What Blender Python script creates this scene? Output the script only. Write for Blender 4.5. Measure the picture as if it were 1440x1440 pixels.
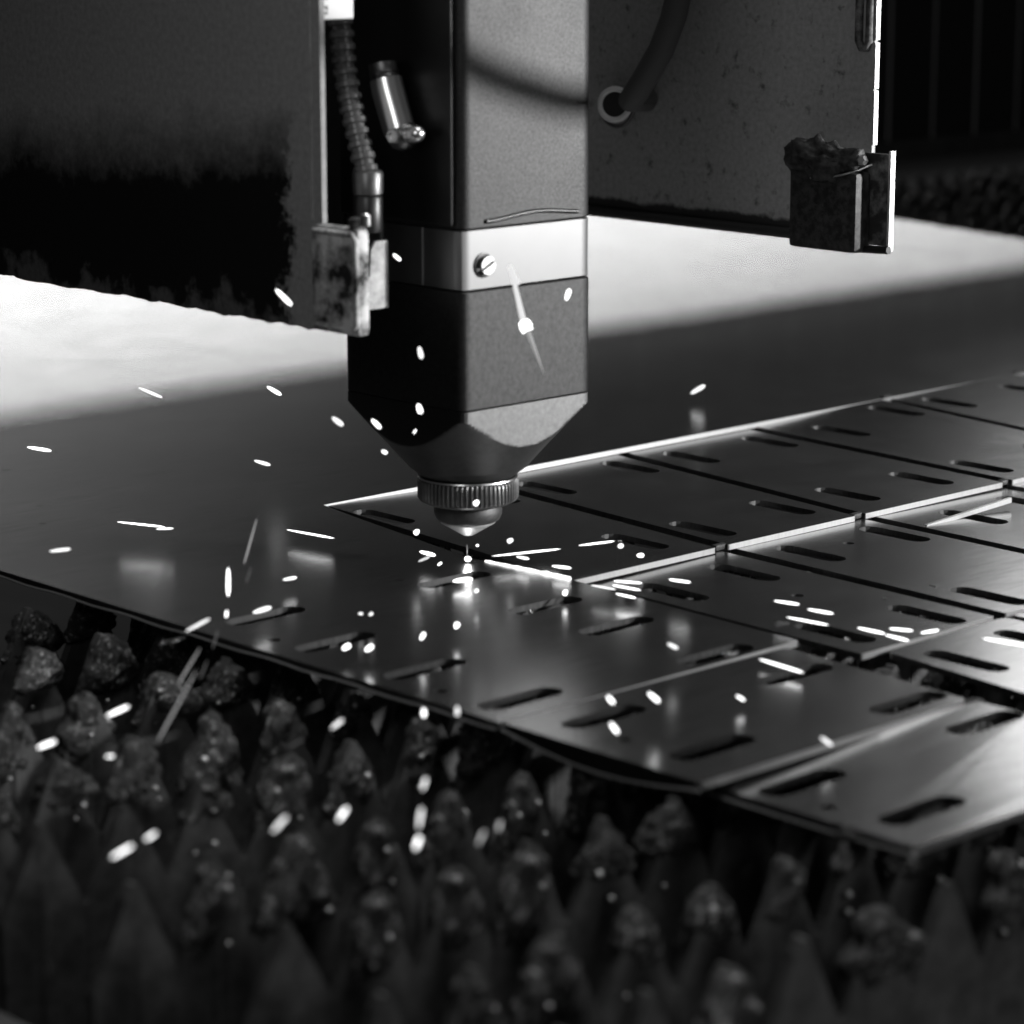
import bpy, bmesh, math, random
from mathutils import Vector, Matrix, noise
from mathutils.geometry import tessellate_polygon

for o in list(bpy.data.objects):
    bpy.data.objects.remove(o)
sc = bpy.context.scene
COL = sc.collection
random.seed(7)

# ------------------------------------------------------------------ camera
PITCH = math.radians(12.4)
CAM = Vector((0.024, -1.459, 0.348))
FPX = 3946.0                                   # focal length for a 1440 px frame
cd = bpy.data.cameras.new('camera')
cd.sensor_width = 36
cd.lens = FPX / 1440 * 36
cd.clip_start = 0.05
cd.clip_end = 60
cd.dof.use_dof = True
cd.dof.focus_distance = 1.60
cd.dof.aperture_fstop = 8.5
cam = bpy.data.objects.new('camera', cd)
cam.location = CAM
cam.rotation_euler = (math.radians(90) - PITCH, 0, 0)
COL.objects.link(cam)
sc.camera = cam

# ------------------------------------------------------------------ world, view, render
w = bpy.data.worlds.new('World')
sc.world = w
w.use_nodes = True
w.node_tree.nodes['Background'].inputs[0].default_value = (0.5, 0.5, 0.5, 1)
# dim workshop: pale ceiling overhead, dark walls and floor
wn = w.node_tree
wtc = wn.nodes.new('ShaderNodeTexCoord')
wsp = wn.nodes.new('ShaderNodeSeparateXYZ')
wmr = wn.nodes.new('ShaderNodeMapRange')
wmr.interpolation_type = 'SMOOTHSTEP'
wn.links.new(wtc.outputs['Generated'], wsp.inputs[0])
wn.links.new(wsp.outputs['Z'], wmr.inputs['Value'])
wmr.inputs['From Min'].default_value = 0.0
wmr.inputs['From Max'].default_value = 0.45
wmr.inputs['To Min'].default_value = 0.012
wmr.inputs['To Max'].default_value = 0.11
wn.links.new(wmr.outputs['Result'], wn.nodes['Background'].inputs[1])
sc.view_settings.view_transform = 'Standard'
sc.view_settings.look = 'None'
sc.view_settings.exposure = 0
sc.view_settings.gamma = 1
sc.cycles.use_denoising = True
sc.cycles.denoiser = 'OPENIMAGEDENOISE'
sc.cycles.denoising_input_passes = 'RGB_ALBEDO_NORMAL'
sc.cycles.use_adaptive_sampling = False
sc.cycles.max_bounces = 6
sc.cycles.sample_clamp_indirect = 1.5
sc.cycles.filter_width = 1.6
sc.cycles.use_light_tree = True

# ------------------------------------------------------------------ machine frame: u along the slats, v across them (millimetres)
AZ = math.radians(46.5)
U = Vector((math.sin(AZ), math.cos(AZ), 0))
V = Vector((math.cos(AZ), -math.sin(AZ), 0))
ROT = math.atan2(V.y, V.x)                     # objects are turned so local x = v, local y = u

def W(u, v, z):
    return (U * u + V * v + Vector((0, 0, z))) * 0.001

# ------------------------------------------------------------------ lamps
def area(name, loc, target, sx, sy, power, spread=180):
    ld = bpy.data.lights.new(name, 'AREA')
    ld.shape = 'RECTANGLE'
    ld.size, ld.size_y = sx, sy
    ld.energy = power
    ld.spread = math.radians(spread)
    o = bpy.data.objects.new(name, ld)
    o.location = loc
    d = Vector(target) - Vector(loc)
    o.rotation_euler = d.to_track_quat('-Z', 'Y').to_euler()
    COL.objects.link(o)
    return o

# long workshop strip light behind the machine, shining under the gantry beam
area('strip_lamp', W(2800, -2900, 371), W(2800, 0, 0), 3.8, 0.065, 7.8)
WORK = Vector((1.6, -0.24, 0.43))
# added fill with no fixture, softens the shadow edge on the sheet
area('sheet_fill', W(2800, -2900, 215), W(2800, 0, 0), 3.8, 0.2, 1.3)
# work lamp to the right of the machine
area('work_lamp', WORK, (0.1, 0.27, 0.10), 0.06, 0.06, 5.5, 46)
# shaded lamp further back on the right, mirrored in the nearest cut panel
area('rear_lamp', (0.80, 1.5, 0.60), (0.25, -0.37, 0), 0.5, 0.25, 0.18, 60)
# soft ceiling fixture over the front of the bed
area('ceiling_lamp', (0.5, -0.2, 1.8), (0.0, -0.5, 0), 0.7, 0.7, 3.6, 70)
area('front_fill', (1.15, -1.05, 0.36), (-0.05, -0.48, 0), 0.3, 0.3, 0.36, 60)  # added low fill for the slat teeth, no fixture there
# weak room light from the front left
area('room_lamp', (-0.28, -0.94, 0.62), (0.10, 0.06, 0.27), 0.22, 0.22, 0.17, 58)

# ------------------------------------------------------------------ materials
def new_mat(name):
    m = bpy.data.materials.new(name)
    m.use_nodes = True
    nt = m.node_tree
    return m, nt, nt.nodes['Principled BSDF']

def N(nt, t, **k):
    n = nt.nodes.new(t)
    for a, b in k.items():
        setattr(n, a, b)
    return n

def grey(x):
    return (x, x, x, 1)

def tex_noise(nt, scale, detail=4, rough=0.55, stretch=None, coord='Object'):
    tc = N(nt, 'ShaderNodeTexCoord')
    src = tc.outputs[coord]
    if stretch:
        mp = N(nt, 'ShaderNodeMapping')
        mp.inputs['Scale'].default_value = stretch
        nt.links.new(src, mp.inputs[0])
        src = mp.outputs[0]
    n = N(nt, 'ShaderNodeTexNoise')
    n.inputs['Scale'].default_value = scale
    n.inputs['Detail'].default_value = detail
    n.inputs['Roughness'].default_value = rough
    nt.links.new(src, n.inputs['Vector'])
    return n.outputs['Fac']

def ramp(nt, fac, stops):
    r = N(nt, 'ShaderNodeValToRGB')
    el = r.color_ramp.elements
    while len(el) > len(stops):
        el.remove(el[-1])
    while len(el) < len(stops):
        el.new(0.5)
    for e, (p, c) in zip(el, stops):
        e.position = p
        e.color = grey(c)
    nt.links.new(fac, r.inputs[0])
    return r.outputs['Color']

def bump(nt, bs, fac, strength, dist):
    b = N(nt, 'ShaderNodeBump')
    b.inputs['Strength'].default_value = strength
    b.inputs['Distance'].default_value = dist
    nt.links.new(fac, b.inputs['Height'])
    nt.links.new(b.outputs[0], bs.inputs['Normal'])

def metal(name, base, rough, var=0.0, vscale=300, metallic=1.0, bstr=0.0, bscale=600, bdist=0.0003, stretch=None, rvar=0.0):
    m, nt, bs = new_mat(name)
    bs.inputs['Metallic'].default_value = metallic
    bs.inputs['Roughness'].default_value = rough
    bs.inputs['Base Color'].default_value = grey(base)
    if var:
        f = tex_noise(nt, vscale, 5, 0.65, stretch)
        nt.links.new(ramp(nt, f, [(0.3, base * (1 - var)), (0.7, min(1, base * (1 + var)))]), bs.inputs['Base Color'])
    if rvar:
        f = tex_noise(nt, 9, 6, 0.6)
        nt.links.new(ramp(nt, f, [(0.25, max(0.02, rough - rvar)), (0.75, rough + rvar)]), bs.inputs['Roughness'])
    if bstr:
        bump(nt, bs, tex_noise(nt, bscale, 6, 0.6, stretch), bstr, bdist)
    return m

def emit(name, strength, c=1.0):
    m, nt, bs = new_mat(name)
    bs.inputs['Base Color'].default_value = grey(0.02)
    bs.inputs['Emission Color'].default_value = grey(c)
    bs.inputs['Emission Strength'].default_value = strength
    m.cycles.emission_sampling = 'NONE'
    return m

M = {}
def sheet_material():
    m, nt, bs = new_mat('rolled_steel')
    bs.inputs['Metallic'].default_value = 1
    f = tex_noise(nt, 7, 7, 0.6)
    g = tex_noise(nt, 1, 3, 0.6, (420, 26, 1))
    base = ramp(nt, f, [(0.3, 0.50), (0.7, 0.58)])
    spk = ramp(nt, g, [(0.30, 0.72), (0.55, 0.94), (0.72, 1.0)])
    dust = ramp(nt, tex_noise(nt, 70, 2, 0.5), [(0.0, 0.25), (0.225, 0.3), (0.25, 1.0)])
    m1 = N(nt, 'ShaderNodeMix', data_type='RGBA', blend_type='MULTIPLY')
    m1.inputs['Factor'].default_value = 1
    nt.links.new(base, m1.inputs['A']); nt.links.new(spk, m1.inputs['B'])
    m2 = N(nt, 'ShaderNodeMix', data_type='RGBA', blend_type='MULTIPLY')
    m2.inputs['Factor'].default_value = 1
    nt.links.new(m1.outputs['Result'], m2.inputs['A']); nt.links.new(dust, m2.inputs['B'])
    nt.links.new(m2.outputs['Result'], bs.inputs['Base Color'])
    f2 = tex_noise(nt, 22, 6, 0.65)
    nt.links.new(ramp(nt, f2, [(0.3, 0.228), (0.7, 0.252)]), bs.inputs['Roughness'])
    f3 = tex_noise(nt, 5, 2, 0.5)
    bump(nt, bs, f3, 0.10, 0.0012)
    return m
M['sheet'] = sheet_material()
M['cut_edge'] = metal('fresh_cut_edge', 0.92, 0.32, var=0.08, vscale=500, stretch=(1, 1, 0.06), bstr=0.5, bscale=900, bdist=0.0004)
M['shaded_edge'] = metal('shaded_cut_edge', 0.10, 0.42, var=0.3, vscale=400, stretch=(1, 1, 0.06))  # shaded copy of the cut edge, darkness put into the colour
M['head_upper'] = metal('bead_blasted_alloy', 0.041, 0.50, var=0.30, vscale=700, bstr=0.35, bscale=900, rvar=0.05)
M['clamp'] = metal('bright_machined_alloy', 0.2, 0.36, var=0.02, vscale=60)
M['lens_block'] = metal('dark_anodised_alloy', 0.042, 0.48, var=0.22, vscale=330, bstr=0.25, bscale=1100)
M['nose'] = metal('worn_alloy', 0.13, 0.46, var=0.16, vscale=330, bstr=0.25, bscale=900)
M['collar'] = metal('blackened_steel', 0.13, 0.42, var=0.2)
M['cone'] = metal('shade_dark_cone', 0.05, 0.5, metallic=0.8, var=0.2, vscale=300)
M['nut'] = metal('sooty_nut', 0.05, 0.55, metallic=0.7, var=0.3, vscale=200)
M['copper'] = metal('nozzle_copper', 0.5, 0.55, var=0.25, vscale=150, stretch=(1, 1, 0.3))
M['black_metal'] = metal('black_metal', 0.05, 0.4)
M['steel'] = metal('plain_steel', 0.65, 0.3)
M['burr'] = metal('burr_steel', 0.4, 0.45, metallic=0.6)
M['rubber'] = metal('black_rubber', 0.06, 0.3, metallic=0)
M['dull_rubber'] = metal('dull_grey_rubber', 0.05, 0.8, metallic=0)
M['black_paint'] = metal('black_paint', 0.012, 0.5, metallic=0)
M['bellows'] = metal('bellows_vinyl', 0.015, 0.6, metallic=0)
M['bed_paint'] = metal('bed_paint', 0.05, 0.6, metallic=0, var=0.3, vscale=30)
M['floor'] = metal('bed_floor_dust', 0.004, 0.8, metallic=0, var=0.4, vscale=20)
M['slat'] = metal('scorched_steel', 0.07, 0.55, var=0.45, vscale=90, metallic=0.3, bstr=0.4, bscale=120, bdist=0.0012)
M['edge_worn'] = metal('worn_plate_edge', 0.6, 0.45, metallic=0.6, var=0.4, vscale=60)
M['bead'] = metal('slag_glint', 0.5, 0.45)
M['seam_strip'] = metal('seam_strip_metal', 0.45, 0.35, metallic=0)
M['pale_metal'] = metal('pale_scuffed_metal', 0.3, 0.6, metallic=0.0, var=0.5, vscale=110)
M['white'] = metal('white_plastic', 0.5, 0.45, metallic=0)
M['ink'] = metal('grey_ink', 0.12, 0.6, metallic=0)
M['spark'] = emit('spark_glow', 3.2)
M['spark_mid'] = emit('warm_spark_glow', 1.5)
M['spark_soft'] = emit('cooling_spark_glow', 0.8)
M['ember'] = emit('ember_glow', 0.32)
M['ember_dim'] = emit('fading_ember_glow', 0.07)
M['weld'] = emit('cutting_point_glow', 5)
M['seam'] = emit('hot_kerf_glow', 1.8)

def slag_material():
    m, nt, bs = new_mat('slag_crust')
    bs.inputs['Metallic'].default_value = 0.55
    f = tex_noise(nt, 260, 6, 0.7)
    nt.links.new(ramp(nt, f, [(0.35, 0.015), (0.56, 0.06), (0.70, 0.6)]), bs.inputs['Base Color'])
    f2 = tex_noise(nt, 180, 4, 0.6)
    nt.links.new(ramp(nt, f2, [(0.35, 0.6), (0.62, 0.26)]), bs.inputs['Roughness'])
    bump(nt, bs, tex_noise(nt, 420, 6, 0.7), 0.9, 0.0022)
    return m
M['slag'] = slag_material()

def plate_material(name, paint, soot, left):
    """Grey machine paint with a crust of black soot; x = v, z = height in the plate's own coordinates (metres)."""
    m, nt, bs = new_mat(name)
    tc = N(nt, 'ShaderNodeTexCoord')
    sep = N(nt, 'ShaderNodeSeparateXYZ')
    nt.links.new(tc.outputs['Object'], sep.inputs[0])
    def mth(op, a, b=None, clamp=False):
        n = N(nt, 'ShaderNodeMath', operation=op, use_clamp=clamp)
        for i, x in enumerate((a, b)):
            if x is None:
                continue
            if isinstance(x, (int, float)):
                n.inputs[i].default_value = x
            else:
                nt.links.new(x, n.inputs[i])
        return n.outputs[0]
    X, Z = sep.outputs['X'], sep.outputs['Z']
    n1 = tex_noise(nt, 22, 9, 0.7)
    n2 = tex_noise(nt, 150, 5, 0.7)
    jit = mth('ADD', mth('MULTIPLY', mth('SUBTRACT', n1, 0.5), 2.6), mth('MULTIPLY', mth('SUBTRACT', n2, 0.5), 1.1))
    if left:
        # soot below the burn line, a bare strip along the front edge
        line = mth('ADD', 0.094, mth('MULTIPLY', X, 0.06))
        kt = mth('MULTIPLY', mth('ADD', mth('DIVIDE', mth('SUBTRACT', line, Z), 0.035), mth('ADD', mth('MULTIPLY', jit, 0.55), 0.5)), 0.9, True)
        kr = mth('MULTIPLY', mth('ADD', mth('DIVIDE', mth('SUBTRACT', -0.017, X), 0.013), mth('ADD', mth('MULTIPLY', jit, 2.3), 0.25)), 1.8, True)
        k = mth('MULTIPLY', kt, kr)
        n3 = tex_noise(nt, 38, 5, 0.6)
        bare = mth('MULTIPLY', mth('SUBTRACT', mth('ADD', n3, mth('MULTIPLY', mth('SUBTRACT', 0.018, Z), 12.0)), 0.62), 9.0, True)
        k = mth('SUBTRACT', k, mth('MULTIPLY', bare, 0.35))
    else:
        a = mth('DIVIDE', mth('SUBTRACT', 0.012, Z), 0.004)
        s = mth('ADD', a, mth('MULTIPLY', jit, 1.2))
        spots = ramp(nt, tex_noise(nt, 95, 4, 0.65), [(0.58, 0.0), (0.70, 0.75)])
        k = mth('MAXIMUM', mth('MULTIPLY', mth('ADD', s, 0.1), 1.6, True), spots)
    mix = N(nt, 'ShaderNodeMix', data_type='RGBA')
    nt.links.new(k, mix.inputs['Factor'])
    nt.links.new(ramp(nt, tex_noise(nt, 320, 4, 0.6), [(0.3, paint * 0.8), (0.7, paint * 1.15)]), mix.inputs['A'])
    mix.inputs['B'].default_value = grey(soot)
    nt.links.new(mix.outputs['Result'], bs.inputs['Base Color'])
    bs.inputs['Roughness'].default_value = 0.6
    bs.inputs['Specular IOR Level'].default_value = 0.25
    bump(nt, bs, n2, 0.3, 0.0006)
    return m
M['plate_left'] = plate_material('sooty_paint', 0.27, 0.006, True)
M['plate_right'] = plate_material('spattered_paint', 0.25, 0.02, False)

def grunge(name, lo, hi, scale, pos=(0.42, 0.62)):
    m, nt, bs = new_mat(name)
    f = tex_noise(nt, scale, 7, 0.65)
    nt.links.new(ramp(nt, f, [(pos[0], lo), (pos[1], hi)]), bs.inputs['Base Color'])
    bs.inputs['Roughness'].default_value = 0.6
    bs.inputs['Specular IOR Level'].default_value = 0.3
    bump(nt, bs, f, 0.4, 0.001)
    return m
M['bracket'] = grunge('grimy_bracket_paint', 0.015, 0.6, 55)
M['bracket_dark'] = grunge('sooty_bracket_paint', 0.02, 0.22, 70, (0.45, 0.7))
M['soot'] = grunge('caked_soot', 0.006, 0.03, 200)

# ------------------------------------------------------------------ mesh building (local x = v, y = u, z up; millimetres)
class MB:
    def __init__(self):
        self.v, self.f, self.m, self.mats = [], [], [], []
    def slot(self, mat):
        if mat not in self.mats:
            self.mats.append(mat)
        return self.mats.index(mat)
    def add(self, verts, faces, mat):
        b = len(self.v)
        s = self.slot(mat)
        self.v += [tuple(p) for p in verts]
        for f in faces:
            self.f.append([i + b for i in f])
            self.m.append(s)
        return b
    def box(self, v0, v1, u0, u1, z0, z1, mat, ch=0.0):
        """box with chamfered vertical and horizontal edges"""
        bm = bmesh.new()
        bmesh.ops.create_cube(bm, size=1)
        for p in bm.verts:
            p.co = Vector((v0 + (p.co.x + .5) * (v1 - v0), u0 + (p.co.y + .5) * (u1 - u0), z0 + (p.co.z + .5) * (z1 - z0)))
        if ch:
            bmesh.ops.bevel(bm, geom=list(bm.edges), offset=ch, segments=2, affect='EDGES', profile=0.6)
        bm.verts.index_update()
        self.add([p.co.copy() for p in bm.verts], [[q.index for q in f.verts] for f in bm.faces], mat)
        bm.free()
    def lathe(self, prof, mat, n=48, axis=None, origin=(0, 0, 0), rfun=None, cap=True):
        """profile of (radius, height) turned about axis"""
        ax = Vector(axis or (0, 0, 1)).normalized()
        q = ax.to_track_quat('Z', 'Y').to_matrix()
        vs, fs = [], []
        for r, h in prof:
            for i in range(n):
                a = 2 * math.pi * i / n
                rr = rfun(a, h, r, i) if rfun else r
                vs.append(q @ Vector((rr * math.cos(a), rr * math.sin(a), h)) + Vector(origin))
        for k in range(len(prof) - 1):
            for i in range(n):
                j = (i + 1) % n
                fs.append([k * n + i, k * n + j, (k + 1) * n + j, (k + 1) * n + i])
        if cap:
            fs.append(list(range(n))[::-1])
            fs.append([(len(prof) - 1) * n + i for i in range(n)])
        self.add(vs, fs, mat)
    def tube(self, pts, r, mat, n=12, rf=None, cap=True):
        pts = [Vector(p) for p in pts]
        vs, fs = [], []
        side = None
        for k, p in enumerate(pts):
            t = (pts[min(k + 1, len(pts) - 1)] - pts[max(k - 1, 0)]).normalized()
            if side is None:
                side = t.orthogonal().normalized()
            side = (side - t * side.dot(t)).normalized()
            up = t.cross(side)
            rr = rf(k) if rf else r
            for i in range(n):
                a = 2 * math.pi * i / n
                vs.append(p + side * rr * math.cos(a) + up * rr * math.sin(a))
        for k in range(len(pts) - 1):
            for i in range(n):
                j = (i + 1) % n
                fs.append([k * n + i, k * n + j, (k + 1) * n + j, (k + 1) * n + i])
        if cap:
            fs.append(list(range(n))[::-1])
            fs.append([(len(pts) - 1) * n + i for i in range(n)])
        self.add(vs, fs, mat)
    def mesh(self, name, smooth=None):
        me = bpy.data.meshes.new(name)
        me.from_pydata([(a * .001, b * .001, c * .001) for a, b, c in self.v], [], self.f)
        for m in self.mats:
            me.materials.append(m)
        me.polygons.foreach_set('material_index', self.m)
        bm = bmesh.new()
        bm.from_mesh(me)
        bmesh.ops.recalc_face_normals(bm, faces=bm.faces)
        bm.to_mesh(me)
        bm.free()
        if smooth:
            me.polygons.foreach_set('use_smooth', [True] * len(me.polygons))
            me.set_sharp_from_angle(angle=math.radians(smooth))
        me.update()
        return me

def link(name, me, parent=None, at=None):
    o = bpy.data.objects.new(name, me)
    COL.objects.link(o)
    if parent is not None:
        o.parent = parent
    elif at is not None:
        o.location = at
        o.rotation_euler = (0, 0, ROT)
    return o

def part(name, mb, parent, smooth=None):
    return link(name, mb.mesh(name, smooth), parent)

def tag(o, label, cat, group=None, kind=None):
    if label:
        o['label'] = label
    if cat:
        o['category'] = cat
    if group:
        o['group'] = group
    if kind:
        o['kind'] = kind
    return o

def thing(name, at, label, cat, group=None):
    return tag(link(name, None, at=at), label, cat, group)

# ------------------------------------------------------------------ where a line of sight meets a height or a distance
def sight(px, py):
    x, y = (px - 720) / FPX, (720 - py) / FPX
    return Vector((x, math.cos(PITCH) + y * math.sin(PITCH), -math.sin(PITCH) + y * math.cos(PITCH)))
def at_height(px, py, z):
    d = sight(px, py)
    return CAM + d * ((z - CAM.z) / d.z)
def at_dist(px, py, dist):
    d = sight(px, py)
    return CAM + d * dist
CAMV, CAMU, CAMZ = CAM.dot(V) * 1000, CAM.dot(U) * 1000, CAM.z * 1000
def sag(u, v, z):
    """a point measured on the level of the sheet, moved to its true level z along the line of sight"""
    k = (CAMZ - z) / CAMZ
    return (CAMU + (u - CAMU) * k, CAMV + (v - CAMV) * k, z)

# ================================================================== bed: floor, front rail, slats
fl = MB()
fl.add([(-4000, -1500, -260), (2500, -1500, -260), (2500, 5000, -260), (-4000, 5000, -260)], [[0, 1, 2, 3]], M['floor'])
tag(link('bed_floor', fl.mesh('bed_floor'), at=(0, 0, 0)), 'dark dusty floor of the cutting bed under the slats', None, kind='structure')

rail = thing('bed_rail', W(-480, 900, -260), 'dark grey steel rail of the bed frame at the lower left corner of the view', 'rail')
rb = MB(); rb.box(-700, 700, -40, 34, 150, 200, M['bed_paint'], 3)
part('rail_beam', rb, rail)
rb = MB(); rb.box(-700, 700, -30, 20, 0, 150, M['bed_paint'], 2)
part('rail_web', rb, rail)

def slag_mesh(seed, big):
    """a molten crust that hugs the point of one tooth"""
    bm = bmesh.new()
    bmesh.ops.create_icosphere(bm, subdivisions=4, radius=1)
    rnd = Vector((seed * 7.3, seed * 3.1, seed * 1.7))
    for p in bm.verts:
        c = p.co.copy()
        t = (1 - c.z) / 2                                   # 0 top, 1 bottom
        rho = max(1e-4, math.sqrt(max(0, 1 - c.z * c.z)))
        box = rho ** 0.45
        half = 5.0 + t * (18.0 if big else 15.0)
        q = Vector((c.x / rho * box * (5.6 - 2.0 * t), c.y / rho * box * half, 2 - t * (33 if big else 27)))
        n = noise.fractal(q * 0.085 + rnd, 1.0, 2.1, 4)
        n2 = noise.noise(q * 0.21 + rnd)
        q += Vector((c.x, c.y, c.z * .6)) * (n * 3.6 + abs(n2) * 2.6 + max(0, noise.noise(q * 0.55 + rnd)) * 1.6)
        p.co = q * .001
    me = bpy.data.meshes.new('slag_lump')
    bm.to_mesh(me)
    bm.free()
    me.materials.append(M['slag'])
    me.polygons.foreach_set('use_smooth', [True] * len(me.polygons))
    return me
SLAG = [slag_mesh(i, i % 2 == 0) for i in range(10)]

def bead_mesh():  # bright beads added as glints on the slag
    mb = MB()
    mb.lathe([(0.2, -1.5), (1.0, -1.1), (1.5, 0), (1.0, 1.1), (0.2, 1.5)], M['bead'], 10)
    return mb.mesh('glint_bead', 60)
BEAD = bead_mesh()

def tooth_profile(u0, n, pitch, rnd, tip):
    """sawtooth outline of a slat as (u, z) points, left to right"""
    pts = []
    for i in range(n):
        c = u0 + i * pitch + rnd.uniform(-1.2, 1.2)
        z = tip + rnd.uniform(-2.5, 1.0)
        w = rnd.uniform(1.2, 2.6)
        pts += [(c - pitch * .49, tip - 37), (c - pitch * .30, tip - 22), (c - w - 2.2, z - 5), (c - w * .5, z),
                (c + w * .5, z - .3), (c + w + 2.2, z - 5.5), (c + pitch * .30, tip - 22), (c + pitch * .49, tip - 37)]
    return pts

def slat(name, label, v, u0, n, clean, pitch=40, tip=-6.5, seed=0, far=False):
    rnd = random.Random(seed)
    o = thing(name, W(u0, v, -160), label, 'slat', 'toothed support slats of the cutting bed')
    dz = 160
    prof = tooth_profile(0, n, pitch, rnd, tip)
    lo = -150
    th = 2.4
    mb = MB()
    k = len(prof)
    vs = []
    for s in (-th, th):
        vs += [(s + rnd.uniform(-.5, .5), a, z + dz) for a, z in prof]
        vs += [(s, a, lo + dz) for a, z in prof]
    fs = []
    for i in range(k - 1):
        fs.append([i, i + 1, k + i + 1, k + i])
        fs.append([2 * k + i + 1, 2 * k + i, 3 * k + i, 3 * k + i + 1])
        fs.append([i + 1, i, 2 * k + i, 2 * k + i + 1])
    fs.append([0, k, 3 * k, 2 * k])
    fs.append([k - 1, 3 * k - 1, 4 * k - 1, 2 * k - 1][::-1])
    mb.add(vs, fs, M['slat'])
    part('slat_plate', mb, o)
    for i in range(n):
        if i in clean:
            continue
        s = link('slag_lump', SLAG[rnd.randrange(len(SLAG))], o)
        s.location = (rnd.uniform(-1, 1) * .001, (i * pitch + rnd.uniform(-3, 3)) * .001, (dz + tip - 1 + rnd.uniform(-5, 1)) * .001)
        s.rotation_euler = (rnd.uniform(-.12, .12), rnd.uniform(-.1, .1), rnd.choice((0, math.pi)) + rnd.uniform(-.3, .3))
        k_ = rnd.uniform(.8, 1.12)
        s.scale = (k_, k_ * rnd.uniform(.85, 1.15), k_ * rnd.uniform(.75, 1.2))
        if not far:
            for _ in range(rnd.randrange(1, 4)):
                b = link('glint_bead', BEAD, o)
                h = rnd.uniform(4, 34)
                b.location = ((3.5 + h * .06) * .001, (i * pitch + rnd.uniform(-1, 1) * (3 + h * .28)) * .001, (dz + tip - h) * .001)
                e = rnd.uniform(.5, 1.1)
                b.scale = (e, e * rnd.uniform(.8, 1.5), e)
    return o

VROWS = [472, 413, 337, 271, 190, 123, 48, -31, -105]
USTART = [-354.6 - 80, -417.4, -398, -417.5, -402.7, -427, -400, -415, -410]
CLEAN = [{0, 2, 4, 6}, {0}, {0}, {0}, {0, 1}, {0}, set(), set(), set()]
NAMES = ['first toothed slat from the camera, pointed steel teeth just below the panel corner',
         'second toothed slat from the camera, crusted teeth in front of the panel corner',
         'third toothed slat from the camera, one bare tooth and soft slag humps',
         'fourth toothed slat from the camera, its slag humps beside the two upright sparks',
         'fifth toothed slat from the camera, with two clean pointed teeth at its left end',
         'sixth toothed slat from the camera, slag humps under the long grey spark',
         'seventh toothed slat from the camera, dark crusted humps under the sheet edge',
         'eighth toothed slat from the camera, glinting crusted humps by the sheet edge',
         'ninth toothed slat from the camera, mostly hidden under the uncut sheet']
for i, v in enumerate(VROWS):
    slat('toothed_slat', NAMES[i], v, USTART[i], 15 if i else 17, CLEAN[i], seed=20 + i)
FARN = ['nearest', 'second', 'third', 'fourth', 'fifth', 'sixth', 'seventh', 'eighth', 'ninth']
for i in range(9):
    slat('toothed_slat', 'slag covered slat beyond the far edge of the sheet, %s of that set' % FARN[i], -640 - i * 73, 1490, 26,
         set(), seed=60 + i, far=True, tip=-10)

# ================================================================== the steel sheet and the panels cut from it
def slot_hole(u, v, along, L=47, wd=14):
    """stadium outline of a slot, long axis along u or v"""
    r = wd / 2
    c = L / 2 - r
    pts = []
    for i in range(9):
        a = -math.pi / 2 + math.pi * i / 8
        pts.append((c + r * math.cos(a), r * math.sin(a)))
    for i in range(9):
        a = math.pi / 2 + math.pi * i / 8
        pts.append((-c + r * math.cos(a), r * math.sin(a)))
    return [(u + a, v + b) if along == 'u' else (u + b, v + a) for a, b in pts]
def round_hole(u, v, r=3.2):
    return [(u + r * math.cos(2 * math.pi * i / 14), v + r * math.sin(2 * math.pi * i / 14)) for i in range(14)]

def round_corners(poly, r):
    out = []
    n = len(poly)
    for i in range(n):
        p, a, b = Vector(poly[i]), Vector(poly[i - 1]), Vector(poly[(i + 1) % n])
        d1, d2 = (a - p), (b - p)
        rr = min(r, d1.length / 3, d2.length / 3)
        s, e = p + d1.normalized() * rr, p + d2.normalized() * rr
        for k in range(5):
            t = k / 4
            out.append(tuple((1 - t) ** 2 * s + 2 * t * (1 - t) * p + t * t * e))
    return out

def level(corner_z, box):
    """height over a panel from its four corner heights (u0v0, u1v0, u1v1, u0v1)"""
    u0, u1, v0, v1 = box
    def f(u, v):
        a, b = (u - u0) / (u1 - u0), (v - v0) / (v1 - v0)
        a, b = min(1, max(0, a)), min(1, max(0, b))
        return (corner_z[0] * (1 - a) + corner_z[1] * a) * (1 - b) + (corner_z[3] * (1 - a) + corner_z[2] * a) * b
    return f

TH = 3.2
def plate_mb(outer, holes, zf, org, th=TH, sagged=True):
    """flat plate with holes: rolled faces above and below, cut faces on every edge, a tiny chamfer on top"""
    loops = [outer] + holes
    def put(u, v, dz=0.0):
        z = zf(u, v)
        if sagged:
            u, v, z = sag(u, v, z)
        return (v - org[1], u - org[0], z + dz - org[2])
    mb = MB()
    top, bot, flat = [], [], []
    for lp in loops:
        flat += lp
        top += [put(a, b) for a, b in lp]
        bot += [put(a, b, -th) for a, b in lp]
    tris = tessellate_polygon([[Vector((a, b, 0)) for a, b in lp] for lp in loops])
    mb.add(top, [list(t) for t in tris], M['sheet'])
    mb.add(bot, [list(t)[::-1] for t in tris], M['sheet'])
    base = 0
    n = len(flat)
    for lp in loops:
        k = len(lp)
        vs = top[base:base + k] + bot[base:base + k]
        fs = [[i, (i + 1) % k, k + (i + 1) % k, k + i] for i in range(k)]
        def across(i):                                         # edges along v get the dark copy, shade painted into the colour
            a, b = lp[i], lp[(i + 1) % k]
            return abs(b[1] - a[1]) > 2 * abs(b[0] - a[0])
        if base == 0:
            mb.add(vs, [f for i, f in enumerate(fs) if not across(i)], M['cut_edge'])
            mb.add(vs, [f for i, f in enumerate(fs) if across(i)], M['shaded_edge'])
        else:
            mb.add(vs, fs, M['shaded_edge'])
        base += k
    return mb

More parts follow.
